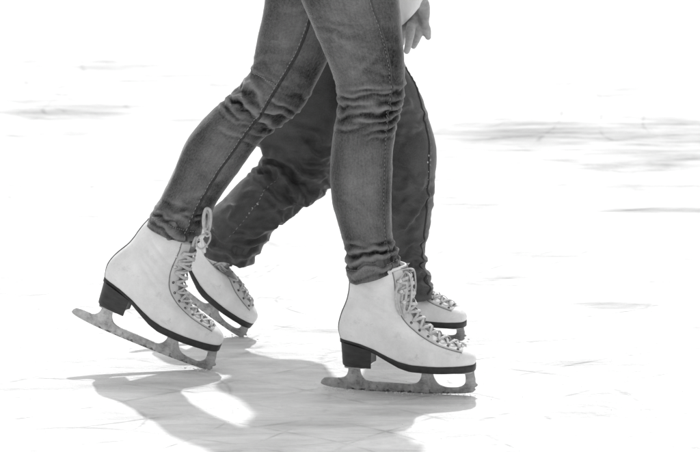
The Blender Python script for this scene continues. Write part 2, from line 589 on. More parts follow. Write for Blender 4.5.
def build_blade():
    pts = blade_outline()
    hw = .0019
    bm = bmesh.new()
    vs = [bm.verts.new((u, -hw, v)) for u, v in pts]
    f = bm.faces.new(vs)
    r = bmesh.ops.extrude_face_region(bm, geom=[f])
    for e in r['geom']:
        if isinstance(e, bmesh.types.BMVert): e.co.y = hw
    bmesh.ops.recalc_face_normals(bm, faces=bm.faces)
    be = [e for e in bm.edges if len(e.link_faces) == 2 and max(len(q.verts) for q in e.link_faces) > 4]
    bmesh.ops.bevel(bm, geom=be, offset=.0007, segments=2, affect='EDGES', profile=.5)
    big = [q for q in bm.faces if len(q.verts) > 4]
    bmesh.ops.triangulate(bm, faces=big)
    # mounting plates under heel and ball
    def plate(u0, u1, v0, v1, hw_, th):
        n = 28
        ring = []
        for k in range(n):
            a = 2 * math.pi * k / n
            cu, cv = math.cos(a), math.sin(a)
            x = (abs(cu)**.5) * math.copysign(1, cu); y = (abs(cv)**.5) * math.copysign(1, cv)
            ring.append((u0 + (u1 - u0) * (x + 1) / 2, y * hw_, v0 + (v1 - v0) * (x + 1) / 2))
        a = [bm.verts.new(p) for p in ring]; b = [bm.verts.new((p[0], p[1], p[2] - th)) for p in ring]
        bm.faces.new(a); bm.faces.new(b[::-1])
        for k in range(n): bm.faces.new((a[k], a[(k + 1) % n], b[(k + 1) % n], b[k]))
    (u0, v0), (u1, v1) = loc2(345, 367.2), loc2(368, 367.2)
    plate(u0, u1, v0, v1, .021, .0025)
    (u0, v0), (u1, v1) = loc2(414, 367.2), loc2(473, 367.4)
    plate(u0, u1, v0, v1, .027, .0022)
    return bm

def build_sole():
    seg, bm = 120, bmesh.new()
    ph = np.linspace(0, 2 * np.pi, seg, endpoint=False)
    s = .5 - .5 * np.cos(ph)
    base, n = wtab(0, s)
    b0, f0 = SOLEP[0], SOLEP[-1]
    u = b0[0] + (f0[0] - b0[0]) * s
    shape = (1 - np.abs(np.cos(ph))**3.0)**(1 / 3.0) * np.sign(np.sin(ph))
    thick = np.interp(s, [0, .25, .36, .52, 1], [.006, .006, .0075, .0108, .0108])
    rings = []
    for grow, dv in ((-.004, .0015), (.0012, .0012), (.0016, -.001), (.0014, -1), (.0002, -1.12), (-.012, -1.12)):
        hw = (base + grow) * shape
        uu = u + (-np.cos(ph)) * grow
        vv = sole_v(u) + (dv if dv > -.5 else 0) - (thick * -dv if dv <= -.5 else 0)
        rings.append([bm.verts.new(p) for p in zip(uu, hw, vv)])
    for a, b in zip(rings, rings[1:]):
        for k in range(seg): bm.faces.new((a[k], a[(k + 1) % seg], b[(k + 1) % seg], b[k]))
    def capstrip(r):
        h = seg // 2
        for k in range(h):
            q = [r[k], r[k + 1], r[(seg - k - 1) % seg], r[(seg - k) % seg]]
            q2 = []
            for x in q:
                if x not in q2: q2.append(x)
            if len(q2) >= 3: bm.faces.new(q2)
    capstrip(rings[0]); capstrip(rings[-1])
    return bm

def build_heel():
    bm = bmesh.new()
    n = 26
    out = []
    (ub, _), (uf, _) = loc2(341, 0), loc2(375, 0)
    L = uf - ub
    for k in range(n + 1):                        # D shape: round back, slightly hollow front
        a = math.pi / 2 + math.pi * k / n
        out.append((ub + .033 + .033 * math.cos(a) * (1 if True else 0), .0305 * math.sin(a)))
    out = [(uf - .002, .0315), ] + [(ub + .052, .0312)] + out + [(ub + .052, -.0312), (uf - .002, -.0315)]
    for k in range(1, 8):
        y = -.0315 + .063 * k / 8
        out.append((uf - .002 - .006 * (1 - (y / .0315)**2), y))
    rings = []
    for f, sc in ((0, 1.0), (.12, .992), (.5, .965), (.93, .94), (1.0, .925)):
        ring = []
        for (u, y) in out:
            top = float(sole_v(u)) - .0045
            bot = (393 - 366.3) / 527 - .0012 * (u - ub) / L
            cu = ub + .5 * L
            ring.append(bm.verts.new((cu + (u - cu) * sc + .001 * f, y * sc, top + (bot - top) * f)))
        rings.append(ring)
    m = len(out)
    for a, b in zip(rings, rings[1:]):
        for k in range(m): bm.faces.new((a[k], a[(k + 1) % m], b[(k + 1) % m], b[k]))
    bm.faces.new(rings[0]); bm.faces.new(rings[-1][::-1])
    return bm

def width_out(r):
    return np.interp(r, [0, .12, .3, .5, .62, .72, 1], [.012, .020, .0275, .031, .036, .0405, .0425])
def width_in(r):
    return np.interp(r, [0, .15, .5, .7, 1], [.0035, .0065, .011, .015, .018])
R0 = r_near(463.5, 345.8)

def build_facing():
    bm = bmesh.new()
    for sgn in (-1, 1):
        nr, nw = 70, 10
        grid = []
        for i in range(nr):
            r = R0 + (.985 - R0) * i / (nr - 1)
            row = []
            for j in range(nw):
                f = j / (nw - 1)
                wv = width_in(r) + (width_out(r) - width_in(r)) * f
                if i == 0: wv *= .9
                o = .0016 if 0 < j < nw - 1 and i > 0 else .0002
                row.append(bm.verts.new(throat(r, sgn * wv, o)[0]))
            grid.append(row)
        for i in range(nr - 1):
            for j in range(nw - 1):
                bm.faces.new((grid[i][j], grid[i][j + 1], grid[i + 1][j + 1], grid[i + 1][j]))
    return bm

def build_tongue():
    bm = bmesh.new()
    nr, nw = 60, 14
    top, _n = throat(1.0, 0)
    grid = []
    for i in range(nr):
        f = i / (nr - 1)
        row = []
        for j in range(nw + 1):
            q = 2 * j / nw - 1
            if f < .82:
                r = R0 + .01 + (1 - R0 - .01) * f / .82
                wv = q * (width_in(r) + .004)
                p = throat(r, wv, .0011 + .0012 * f * (1 - q * q))[0]
            else:
                e = (f - .82) / .18
                wv = q * (width_in(1) + .001 - .003 * e * e)
                p = throat(.995, wv, .002)[0] + Vector((.004 * e, 0, .003 * e * (1 - q * q)))
            row.append(bm.verts.new(p))
        grid.append(row)
    for i in range(nr - 1):
        for j in range(nw):
            bm.faces.new((grid[i][j], grid[i][j + 1], grid[i + 1][j + 1], grid[i + 1][j]))
    return bm

def build_piping():
    bm = bmesh.new()
    # dark seam down the back of the boot
    pts = [Vector(bv_[i * 120]) - Vector((.0004, 0, 0)) for i in range(0, 84, 2)]
    tube_into(bm, pts, .0017, 6)
    return bm

def build_stitch():
    bm = bmesh.new()
    for sgn in (-1, 1):
        pts, ns = [], []
        for k in range(90):
            r = R0 + (.985 - R0) * k / 89
            p, n = throat(r, sgn * (width_out(r) + .0006), .0004)
            pts.append(p); ns.append(n)
        for _ in range(3):
            pts = [pts[0]] + [(pts[k - 1] + pts[k] * 2 + pts[k + 1]) / 4 for k in range(1, 89)] + [pts[-1]]
        tube_into(bm, pts, .0009, 6, 1.0, ns)
    return bm

def build_lacing():
    bm = bmesh.new()
    st = EYES + HOOKS
    rnd = random.Random(3)
    def run(a, b, lift, r_=.0026):
        a = (a[0] + rnd.uniform(-.004, .004), a[1] * rnd.uniform(.9, 1.04)); b = (b[0] + rnd.uniform(-.008, .008), b[1] * rnd.uniform(.85, 1.04))
        sag = rnd.uniform(-.010, .012)
        pts, ns = [], []
        for k in range(17):
            f = k / 16
            p, n = throat(min(.99, a[0] + (b[0] - a[0]) * f + sag * math.sin(math.pi * f)), a[1] + (b[1] - a[1]) * f, .0022 + lift * math.sin(math.pi * f) + .0006 * rnd.random())
            pts.append(p); ns.append(n)
        tube_into(bm, pts, r_, 10, .32, ns)
    run((st[0][0], -st[0][1]), (st[0][0] + .002, st[0][1]), .002)
    for i in range(len(st) - 1):
        big = .0031 if i >= len(EYES) - 1 else .0026
        a, b = st[i], st[i + 1]
        run((a[0], -a[1]), (b[0], b[1]), .0035 + .002 * rnd.random(), big)
        run((a[0], a[1]), (b[0] - .003, -b[1]), .0055 + .002 * rnd.random(), big)
    for i in range(len(EYES), len(st)):            # laces looped back round the hooks
        a = st[i]
        run((a[0] - .004, -a[1] - .001), (a[0] + .016, a[1] * .1), .007, .0028)
        run((a[0] - .004, a[1] + .001), (a[0] + .014, -a[1] * .1), .005, .0028)
    return bm

def torus_bm(R_, r_, disc):
    bm = bmesh.new()
    pts = [(R_ * math.cos(a), R_ * math.sin(a), 0) for a in (2 * math.pi * k / 14 for k in range(14))]
    rings = []
    for p in pts:
        c = Vector(p); o = c.normalized()
        rings.append([bm.verts.new(c + o * r_ * math.cos(b) + Vector((0, 0, r_ * math.sin(b)))) for b in (2 * math.pi * k / 6 for k in range(6))])
    for i in range(14):
        for k in range(6):
            bm.faces.new((rings[i][k], rings[i][(k + 1) % 6], rings[(i + 1) % 14][(k + 1) % 6], rings[(i + 1) % 14][k]))
    d = [bm.verts.new((x * .95, y * .95, disc)) for x, y, z in pts]
    bm.faces.new(d)
    return bm

def hook_bm():
    bm = bmesh.new()
    tube_into(bm, [(0, 0, -.001), (0, 0, .003), (.0015, 0, .005), (.004, 0, .0055), (.0055, 0, .004)], [.0036, .0024, .0024, .0028, .003], 10, 1.0)
    bmesh.ops.create_uvsphere(bm, u_segments=12, v_segments=8, radius=.0042, matrix=Matrix.Translation((.003, 0, .005)) @ Matrix.Diagonal((1, 1, .5, 1)))
    return bm

def make_skate():
    root = mesh('ice_skate', bv_, bf_, M_LEATHER)
    parts = [bm_obj('sole', build_sole(), M_SOLE), bm_obj('heel', build_heel(), M_HEEL, False), bm_obj('blade', build_blade(), M_STEEL, False),
             bm_obj('lace_facing', build_facing(), M_FACING), bm_obj('tongue', build_tongue(), M_TONGUE), bm_obj('back_seam', build_piping(), M_PIPING),
             bm_obj('facing_stitching', build_stitch(), M_GROOVE), bm_obj('lacing', build_lacing(), M_LACE)]
    eye = hook = None
    for (r, wv), kind in [(e, 'eyelet') for e in EYES] + [(h, 'lace_hook') for h in HOOKS]:
        for sgn in (-1, 1):
            p, n = throat(r, sgn * (wv + (.0045 if kind == 'eyelet' else .0005)), .0018)
            if kind == 'eyelet':
                if eye is None: eye = bm_obj('eyelet', torus_bm(.0021, .0007, -.0002), M_PIPING); o = eye
                else: o = eye.copy(); C.objects.link(o)
            else:
                if hook is None: hook = bm_obj('lace_hook', hook_bm(), M_HOOK); o = hook
                else: o = hook.copy(); C.objects.link(o)
            q = n.to_track_quat('Z', 'Y')
            o.matrix_basis = Matrix.Translation(p) @ q.to_matrix().to_4x4()
            parts.append(o)
    for p in parts: p.parent = root
    return root

def low_bent(co):
    """the rear skater's skates: lower blade posts, and the shaft bent forward over the ankle"""
    u, w_, v = co
    if v > .110:
        f = min(1, (v - .110) / .05); a = R(36) * f * f * (3 - 2 * f)
        pu, pv = loc2(368, 325)
        du, dv = (u - pu), (v - pv) * (1 - .58 * f)
        u, v = pu + du * math.cos(a) + dv * math.sin(a), pv - du * math.sin(a) * .8 + dv * math.cos(a)
    if v > .050: v -= .0126
    elif v > .014: v = .014 + (v - .014) * .65
    return Vector((u, w_, v))
def flexed(co):
    """the front skater's trailing boot: shaft tipped forward a little over the ankle"""
    u, w_, v = co
    if v > .085:
        f = min(1, (v - .085) / .07); a = R(8.5) * f * f * (3 - 2 * f)
        pu, pv = loc2(372, 332)
        du, dv = u - pu, v - pv
        u, v = pu + du * math.cos(a) + dv * math.sin(a), pv - du * math.sin(a) + dv * math.cos(a)
    return Vector((u, w_, v))
LOW = {}
PROTO = [None]
def skate(person, contact, local_px, yaw, pitch, scale=1.0, roll=0.0, shape=None):
    def variant(o):
        if len(o.data.polygons) < 110 and o.name.startswith(('eyelet', 'lace_hook')):
            o.location = shape(o.location); return
        key = (o.data.name, shape.__name__)
        if key not in LOW:
            me = o.data.copy()
            for vx in me.vertices: vx.co = shape(vx.co)
            LOW[key] = me
        o.data = LOW[key]
    if PROTO[0] is None:
        PROTO[0] = make_skate(); r = PROTO[0]
    else:
        r = PROTO[0].copy(); C.objects.link(r)
        for ch in PROTO[0].children:
            if ch.name.startswith('bow'): continue
            c = ch.copy(); C.objects.link(c); c.parent = r
            if shape: variant(c)
        if shape: variant(r)
    u, v = loc2(*local_px)
    Mx = Matrix.Rotation(yaw, 4, 'Z') @ Matrix.Rotation(pitch, 4, 'Y') @ Matrix.Rotation(roll, 4, 'X') @ Matrix.Scale(scale, 4)
    loc = Vector(contact) - (Mx @ Vector((u, 0, v)))
    Mx = Matrix.Translation(loc) @ Mx
    adopt(r, person)
    r.matrix_basis = Mx
    return r, Mx

# ------------------------------------------------------------------ bodies
def body(name, base, nodes, edges, root, remesh=0.0):
    """one continuous body grown over a skeleton of joints: nodes {name: (position, radius)}"""
    keys = list(nodes)
    me = bpy.data.meshes.new(name)
    me.from_pydata([tuple(Vector(nodes[k][0]) - base) for k in keys], [(keys.index(a), keys.index(b)) for a, b in edges], [])
    o = bpy.data.objects.new(name, me); C.objects.link(o)
    md = o.modifiers.new('skin', 'SKIN'); md.use_smooth_shade = True
    for k, sv in zip(keys, me.skin_vertices[0].data):
        r = nodes[k][1]
        sv.radius = (r, r) if isinstance(r, (int, float)) else r
        sv.use_root = k == root
    ss = o.modifiers.new('sub', 'SUBSURF'); ss.levels = 2; ss.render_levels = 2
    if remesh:
        dg = bpy.context.evaluated_depsgraph_get(); dg.update()
        bm = bmesh.new()
        me1 = bpy.data.meshes.new_from_object(o.evaluated_get(dg))
        bm.from_mesh(me1)
        for pts, rs in HANDS:
            pts = [p - base for p in pts]
            tube_into(bm, pts, rs, 14)
            bmesh.ops.create_uvsphere(bm, u_segments=14, v_segments=10, radius=rs[-1] * 1.01, matrix=Matrix.Translation(pts[-1]))
            bmesh.ops.create_uvsphere(bm, u_segments=14, v_segments=10, radius=rs[0], matrix=Matrix.Translation(pts[0]))
        HANDS.clear()
        bm.to_mesh(me1); bm.free()
        bpy.data.objects.remove(o)
        o = bpy.data.objects.new(name, me1); C.objects.link(o)
        rm = o.modifiers.new('remesh', 'REMESH'); rm.mode = 'VOXEL'; rm.voxel_size = remesh; rm.use_smooth_shade = True
        sm = o.modifiers.new('smooth', 'SMOOTH'); sm.iterations = 3; sm.factor = .5
    dg = bpy.context.evaluated_depsgraph_get(); dg.update()
    me2 = bpy.data.meshes.new_from_object(o.evaluated_get(dg))
    bpy.data.objects.remove(o)
    me2.name = name
    o = link(name, me2, M_SKIN)
    o.location = base
    return o

def chain(edges, *names):
    edges += list(zip(names, names[1:]))

def person_nodes(hip, Yh, legR, legL, footR, footL, face=1):
    """hip: pelvis centre; legs are lists of joints from hip to ankle"""
    N, E = {}, []
    X, Z = hip.x, hip.z
    P = lambda dx, dy, dz: Vector((X + dx, Yh + dy, Z + dz))
    N['pelvis'] = (P(0, 0, 0), .10); N['waist'] = (P(.005, 0, .15), .095); N['chest'] = (P(.02, 0, .34), .11)
    N['neck_base'] = (P(.03, 0, .47), .06); N['neck'] = (P(.045, 0, .53), .05); N['skull'] = (P(.065, 0, .62), .078); N['crown'] = (P(.06, 0, .69), .07)
    N['jaw'] = (P(.105, 0, .585), .045)
    chain(E, 'pelvis', 'waist', 'chest', 'neck_base', 'neck', 'skull', 'crown'); chain(E, 'skull', 'jaw')
    for tag_, leg, foot in (('r', legR, footR), ('l', legL, footL)):
        rad = [.07, .06, .052, .042, .042, .04, .032, .024]
        prev = 'pelvis'
        for i, p in enumerate(leg):
            N[f'{tag_}leg{i}'] = (p, rad[i]); chain(E, prev, f'{tag_}leg{i}'); prev = f'{tag_}leg{i}'
        for i, p in enumerate(foot):
            N[f'{tag_}foot{i}'] = (p, (.022, .020, .016)[i]); chain(E, prev, f'{tag_}foot{i}'); prev = f'{tag_}foot{i}'
    return N, E, P

def add_arm(N, E, P, tag_, sh, el, wr):
    N[tag_ + 'sh'] = (sh, .055); N[tag_ + 'el'] = (el, .04); N[tag_ + 'fa'] = (el.lerp(wr, .4), .038); N[tag_ + 'wr'] = (wr, .026)
    chain(E, 'chest', tag_ + 'sh', tag_ + 'el', tag_ + 'fa', tag_ + 'wr')

HANDS = []
def add_hand(N, E, tag_, fingers, radii):
    wr = N[tag_ + 'wr'][0]
    for i, (f, r) in enumerate(zip(fingers, radii)):
        pts = [tuple(wr) + (.0165,)] + [tuple(p) + (q,) for p, q in zip(f, r)]
        c = catmull(pts, 40)
        HANDS.append(([Vector(q[:3]) for q in c], [max(.003, q[3]) for q in c]))

def plain_hand(N, E, tag_, wr, d, side, palm_n):
    """a relaxed hand: d finger direction, side towards the thumb, palm_n out of the palm"""
    F, Rr = [], []
    for i, (o, ln) in enumerate(((.026, .074), (.009, .082), (-.009, .077), (-.025, .062))):
        k = wr + d * .085 + side * o
        F.append([wr + d * .03 + side * o * .8, k, k + d * ln * .45 + palm_n * .008, k + d * ln * .8 + palm_n * .026, k + d * ln + palm_n * .042])
        Rr.append((.014, .0105, .009, .0085, .0075))
    F.append([wr + d * .02 + side * .024, wr + d * .05 + side * .045 + palm_n * .012, wr + d * .08 + side * .05 + palm_n * .022, wr + d * .1 + side * .047 + palm_n * .028])
    Rr.append((.014, .0115, .0095, .008))
    add_hand(N, E, tag_, F, Rr)

def cloth_tube(rows, seg=64, amp=.004, seed=0, inner=True):
    """rows of (centre, axis_a, axis_b) -> verts, faces, uvs; ring 0 is the open cuff"""
    V, U = [], []
    acc = 0
    allrows = []
    c = catmull([tuple(a) + tuple(b) + tuple(d) for a, b, d in rows], 50)
    if inner:
        k = c[0].copy(); k[3:] *= .9; k2 = c[6].copy(); k2[3:] *= .86
        c = np.vstack([k2, k, c])
    prev = None
    for i, q in enumerate(c):
        ctr, a, b = Vector(q[:3]), Vector(q[3:6]), Vector(q[6:9])
        if prev is not None: acc += (ctr - prev).length
        prev = ctr
        for j in range(seg):
            t = 2 * math.pi * j / seg
            d = a * math.cos(t) + b * math.sin(t)
            p = ctr + d
            p = p + d.normalized() * amp * noise.fractal(p * 16 + Vector((seed, 0, 0)), 1, 2, 3)
            V.append(p); U.append((j / seg * .4, acc))
    n = len(c)
    F = [(i * seg + j, i * seg + (j + 1) % seg, (i + 1) * seg + (j + 1) % seg, (i + 1) * seg + j) for i in range(n - 1) for j in range(seg)]
    return V, F, U

def join_geo(*geos):
    V, F, U = [], [], []
    for v, f, u in geos:
        o = len(V)
        V += [Vector(p) for p in v]; F += [tuple(i + o for i in q) for q in f]; U += [tuple(x) for x in u]
    return V, F, U

def tag(o, label, cat, group=None):
    o['label'] = label; o['category'] = cat
    if group: o['group'] = group
    return o

# =================================================================== FRONT SKATER
Y_R = 0.0
G_L = ground(213, 369.5)
Y_L = G_L.y + .012
jr = [((348.6, 281.2), (399.2, 266.2), .010, 1.16), ((346.4, 272), (400.2, 260), .010, 1.14), ((346.2, 262), (398.6, 252), .010, 1.08), ((345.4, 251), (395.8, 245), .010, .98),
      ((342, 237.5), (392.6, 236.5), .01, .98), ((337, 219), (391.2, 219), .01, .98), ((332, 201), (391.6, 198), .008, .98), ((329.6, 177.5), (392.4, 177), .006, .98),
      ((331, 150), (392.8, 152), .004, .96), ((333.6, 127), (396, 130), .002, .95), ((336.6, 113), (400.6, 113), 0, .95),
      ((337.4, 101), (404, 99), 0, .95), ((335, 81), (405, 80), 0, .95), ((328, 63), (404.4, 60), 0, .95), ((319.6, 43), (402.6, 40), 0, .95),
      ((309.6, 20), (401, 20), .002, .95), ((301.3, 0), (399.4, 0), .004, .93), ((290, -32), (397, -32), .01, .92), ((280, -70), (393, -70), .02, .92), ((274, -112), (388, -112), .035, .9)]
yl = lambda q: Y_L + .004 - (Y_L + .004 - .165) * q
jl = [((146.6, 224.2), (196.4, 240.6), yl(0), 1.2), ((149.8, 217), (200, 232.5), yl(0), 1.18), ((156, 206), (207.2, 219.5), yl(.05), 1.1), ((163.4, 192.7), (216.6, 203.5), yl(.1), .98),
      ((174, 170.6), (229.4, 184), yl(.15), .98), ((183.4, 147), (244.4, 163), yl(.25), .97), ((196.6, 127), (260.8, 141.5), yl(.3), .96), ((213, 109.5), (276, 129), yl(.4), .95),
      ((227, 97), (290, 119.5), yl(.5), .94), ((239.6, 85), (304, 107), yl(.55), .94), ((250.6, 69.5), (312.6, 91), yl(.6), .94), ((254.8, 52), (323, 70), yl(.7), .94),
      ((258, 36), (333, 48), yl(.8), .94), ((261.6, 20), (343, 25), yl(.9), .94), ((265, 0), (352, 2), yl(1), .92), ((268, -35), (362, -32), .163, .92), ((271, -75), (372, -72), .158, .92),
      ((275, -112), (380, -112), .15, .9)]
fr = [((337, 91), (393, 87), .0032, 3.0), ((339, 99), (388, 101), .003, 2.6), ((337, 110), (398, 101), .0036, 2.8), ((357, 114), (403, 109), .003, 2.6), ((335, 125), (366, 117), .0026, 2.4),
      ((372, 122), (400, 119), .0026, 2.4), ((352, 82), (404, 83), .0022, 2.6), ((345, 104), (372, 106), .0022, 2.0), ((375, 94), (406, 94), .0026, 2.2), ((366, 133), (397, 128), .0018, 2.2),
      ((345, 250), (384, 242), .003, 2.6), ((345, 259), (396, 249), .0042, 3.0), ((348, 268), (400, 257), .0042, 2.8), ((360, 245), (398, 240), .0028, 2.4), ((346, 274), (376, 266), .0026, 2.2), ((372, 236), (394, 233), .0016, 2.4)]
fl = [((243, 79), (266, 99), .0036, 2.8), ((235, 88), (262, 112), .004, 2.8), ((258, 112), (284, 128), .0036, 2.6), ((270, 94), (306, 110), .0026, 2.6), ((226, 95), (243, 112), .0032, 2.4),
      ((262, 103), (296, 117), .003, 2.4), ((248, 99), (272, 120), .0026, 2.2), ((251, 70), (282, 83), .002, 2.2), ((218, 103), (236, 118), .0018, 2.4), ((284, 84), (315, 92), .0016, 2.6),
      ((152, 215), (178, 226), .0036, 2.8), ((156, 206), (192, 219), .003, 2.8), ((172, 225), (200, 233), .0036, 2.6), ((150, 221), (170, 230), .0026, 2.2), ((178, 209), (208, 217), .0026, 2.6), ((166, 195), (190, 204), .0014, 2.6)]
LEG_R = Leg(jr, fr, noise_amp=.0015, gain=1.25, seed=2, rand_folds=[(26, 78, 132, .0018, 1.9, 4), (14, 236, 278, .0022, 2.0, 4), (10, 0, 80, .0012, 4.0, 10), (8, 130, 236, .0009, 4, 9)])
LEG_L = Leg(jl, fl, noise_amp=.0015, gain=1.25, seed=5, rand_folds=[(24, 76, 130, .0018, 1.9, 4), (14, 203, 236, .0022, 2.0, 4), (8, 0, 76, .0012, 4.0, 9), (8, 130, 205, .0009, 4, 9)])

# skeleton of the front skater
def cpt(leg, i):
    return Vector(leg.P0[i].mean(0))
hipF = Vector(((at(331, -118, .09)).x, .09, at(331, -118, .09).z))
base_f = Vector((at(398, 392, 0).x, .09, 0))
def foot_pts(Mx):
    return [Mx @ Vector((loc2(374, 318)[0], 0, loc2(374, 318)[1])), Mx @ Vector((loc2(405, 340)[0], 0, loc2(405, 343)[1])), Mx @ Vector((loc2(455, 354)[0], 0, loc2(455, 354)[1]))]

class Dummy: pass
def skate_matrix(contact, local_px, yaw, pitch, scale=1.0, roll=0.0):
    u, v = loc2(*local_px)
    Mx = Matrix.Rotation(yaw, 4, 'Z') @ Matrix.Rotation(pitch, 4, 'Y') @ Matrix.Rotation(roll, 4, 'X') @ Matrix.Scale(scale, 4)
    return Matrix.Translation(Vector(contact) - (Mx @ Vector((u, 0, v)))) @ Mx

SK = {
    'fr': (Vector((at(398, 392.6, 0).x, 0, 0)), (398, 393.2), R(-10), 0.0, 1.0, 0.0),
    'fl': (ground(207.5, 369.5), (471, 390.4), R(-9), R(20.3), 1.0, 0.0),
    'br': (ground(448, 340.5), (455, 392), R(-25), R(1.5), .93, 0.0),
    'bl': (ground(239, 336.5), (471, 390.4), R(-10), R(36.5), .93, 0.0),
}
MX = {k: skate_matrix(*v) for k, v in SK.items()}

nd = lambda leg: [cpt(leg, int(leg.rings * q)) for q in (.9, .76, .64, .52, .40, .28, .16, .04)]
legRj, legLj = nd(LEG_R), nd(LEG_L)
N, E, P = person_nodes(hipF, .09, legRj, legLj, foot_pts(MX['fr']), foot_pts(MX['fl']))
add_arm(N, E, P, 'ra', P(.02, -.17, .43), P(-.05, -.25, .17), P(.10, -.22, .03))
add_arm(N, E, P, 'la', P(.02, .17, .43), P(-.05, .25, .17), P(.10, .22, .03))
plain_hand(N, E, 'ra', P(.10, -.22, .03), Vector((.75, .3, -.4)).normalized(), Vector((.4, 0, .75)).normalized(), Vector((0, 1, 0)))
plain_hand(N, E, 'la', P(.10, .22, .03), Vector((.75, -.3, -.4)).normalized(), Vector((.4, 0, .75)).normalized(), Vector((0, -1, 0)))
front = body('person', base_f, N, E, 'pelvis', remesh=.005)
tag(front, 'front skater in washed skinny jeans and white lace-up figure skates, striding right', 'person', 'two skaters walking side by side')
PF = P

def torso_rows(P, top=.47, low=-.06, wx=.125, wy=.185):
    rows = []
    for z, kx, ky, dx in ((low, 1.05, 1.0, 0), (.06, 1.0, .97, 0), (.18, .95, .92, .005), (.32, 1.05, 1.02, .015), (.42, .9, 1.0, .02), (top, .6, .72, .03), (top + .05, .48, .36, .04)):
        rows.append((P(dx, 0, z), Vector((wx * kx, 0, 0)), Vector((0, wy * ky, 0))))
    return rows

def sleeve_rows(pts, radii):
    rows = []
    n = len(pts)
    for i, p in enumerate(pts):
        t = (pts[min(i + 1, n - 1)] - pts[max(i - 1, 0)]).normalized()
        a = t.cross(Vector((0, 1, 0))).normalized(); b = t.cross(a)
        rows.append((p, a * radii[i], b * radii[i]))
    return rows

# jeans: both legs and the seat are one garment
seat = cloth_tube([(hipF + Vector((0, 0, -.14)), Vector((.10, 0, 0)), Vector((0, .13, 0))), (hipF + Vector((-.005, 0, -.05)), Vector((.125, 0, 0)), Vector((0, .175, 0))),
                   (hipF, Vector((.128, 0, 0)), Vector((0, .18, 0))), (hipF + Vector((0, 0, .08)), Vector((.115, 0, 0)), Vector((0, .165, 0))), (hipF + Vector((0, 0, .14)), Vector((.105, 0, 0)), Vector((0, .15, 0)))], inner=False)
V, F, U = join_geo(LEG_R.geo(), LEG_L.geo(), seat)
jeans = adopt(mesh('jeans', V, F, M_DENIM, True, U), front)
give_shade_wash(jeans, LEG_R.attr, LEG_L.attr)

inseam = [(322, -20), (312, 8), (306, 28), (298, 48), (289, 64), (280, 79), (270, 95), (260, 112), (248, 127), (236, 144), (222, 163), (211, 181), (201, 199), (193, 216), (186.5, 234)]
pl = LEG_L.path(inseam, 420, .0006)
adopt(seam_obj('inseam', pl, .0024, .55, M_SEAM), jeans)
adopt(stitches('seam_stitching', LEG_L.path(inseam, 420, .0012), .0007, M_THREAD, 4, 2, .0042), jeans)
outseam = [(365, -30), (374, 4), (381, 24), (386.5, 44), (390, 64), (391.5, 84), (390, 104), (387.5, 122), (386, 145), (385, 170), (384.5, 195), (384.8, 220), (387, 240), (390.5, 258), (391, 266)]
pr = LEG_R.path(outseam, 420, .0005)
adopt(seam_obj('outseam', pr, .0016, .5, M_OUT), jeans)
adopt(stitches('seam_stitching', LEG_R.path(outseam, 420, .0009), .0006, M_THREAD_FAINT, 4, 2, .0036), jeans)
adopt(stitches('dart_stitching', LEG_L.path([(252.5, 70), (260, 72.5), (270, 77), (279, 81.5)], 70, .0010), .0007, M_THREAD, 4, 1), jeans)
def hem_line(leg, row, out=.0008):
    r = [leg.on(row, f, -1, out) for f in np.linspace(.02, .98, 90)]
    return [q[0] for q in r], [q[1] for q in r]
for leg in (LEG_R, LEG_L):
    adopt(stitches('hem_stitching', hem_line(leg, 8), .0006, M_THREAD_FAINT, 3, 1), jeans)

# jacket of the front skater (above the frame)
tr = cloth_tube(torso_rows(PF))
sr = cloth_tube(sleeve_rows([PF(.10, -.22, .03).lerp(PF(-.05, -.25, .17), .12), PF(.0, -.24, .12), PF(-.05, -.25, .17), PF(-.01, -.21, .32), PF(.02, -.16, .43), PF(.03, -.08, .45)], [.042, .05, .058, .062, .07, .06]))
sl_ = cloth_tube(sleeve_rows([PF(.10, .22, .03).lerp(PF(-.05, .25, .17), .12), PF(.0, .24, .12), PF(-.05, .25, .17), PF(-.01, .21, .32), PF(.02, .16, .43), PF(.03, .08, .45)], [.042, .05, .058, .062, .07, .06]))
adopt(mesh('jacket', *(lambda g: (g[0], g[1], M_JACKET, True, g[2]))(join_geo(tr, sr, sl_))), front)
def hair(P, mat, parent):
    bm = bmesh.new()
    bmesh.ops.create_uvsphere(bm, u_segments=32, v_segments=20, radius=1)
    ctr = P(.045, 0, .645)
    for v in list(bm.verts):
        d = v.co.copy()
        k = 1 + .05 * noise.noise(d * 6)
        z = d.z * .105
        if d.x < .2: z -= .09 * max(0, -d.z)
        v.co = ctr + Vector((d.x * .108 * k - .012, d.y * .095 * k, z))
    bmesh.ops.delete(bm, geom=[v for v in bm.verts if v.co.x > ctr.x + .055 and v.co.z < ctr.z + .035], context='VERTS')
    return adopt(bm_obj('hair', bm, mat), parent)
hair(PF, M_HAIR, front)

# =================================================================== BACK SKATER
Yb_r, Yb_l = SK['br'][0].y + .01, SK['bl'][0].y + .01
yb = lambda q: Yb_l + (Yb_r + .13 - Yb_l) * q
pl_ = [((198.5, 251), (253, 263), yb(0), 1.05), ((199, 243), (256.5, 254), yb(0), 1.05), ((202, 230), (265, 245), yb(.05), 1.0), ((210, 212.5), (273, 233.5), yb(.1), 1.0), ((224, 199), (285, 221.5), yb(.15), .98),
       ((236, 186.5), (298.5, 210), yb(.2), .96), ((249.6, 173), (312, 203), yb(.3), .95), ((259.5, 161), (327, 193), yb(.4), .95), ((262, 150), (334, 175), yb(.5), .95), ((243, 133), (340, 150), yb(.6), .8),
       ((231, 108), (348, 120), yb(.7), .74), ((250, 72), (362, 82), yb(.8), .78), ((264, 32), (376, 38), yb(.9), .78), ((272, -6), (386, -8), yb(1), .75), ((268, -60), (394, -58), yb(1), .75), ((290, -110), (400, -110), yb(1) - .02, .9)]  # hidden thigh and seat bulge added to shape the shadow on the ice
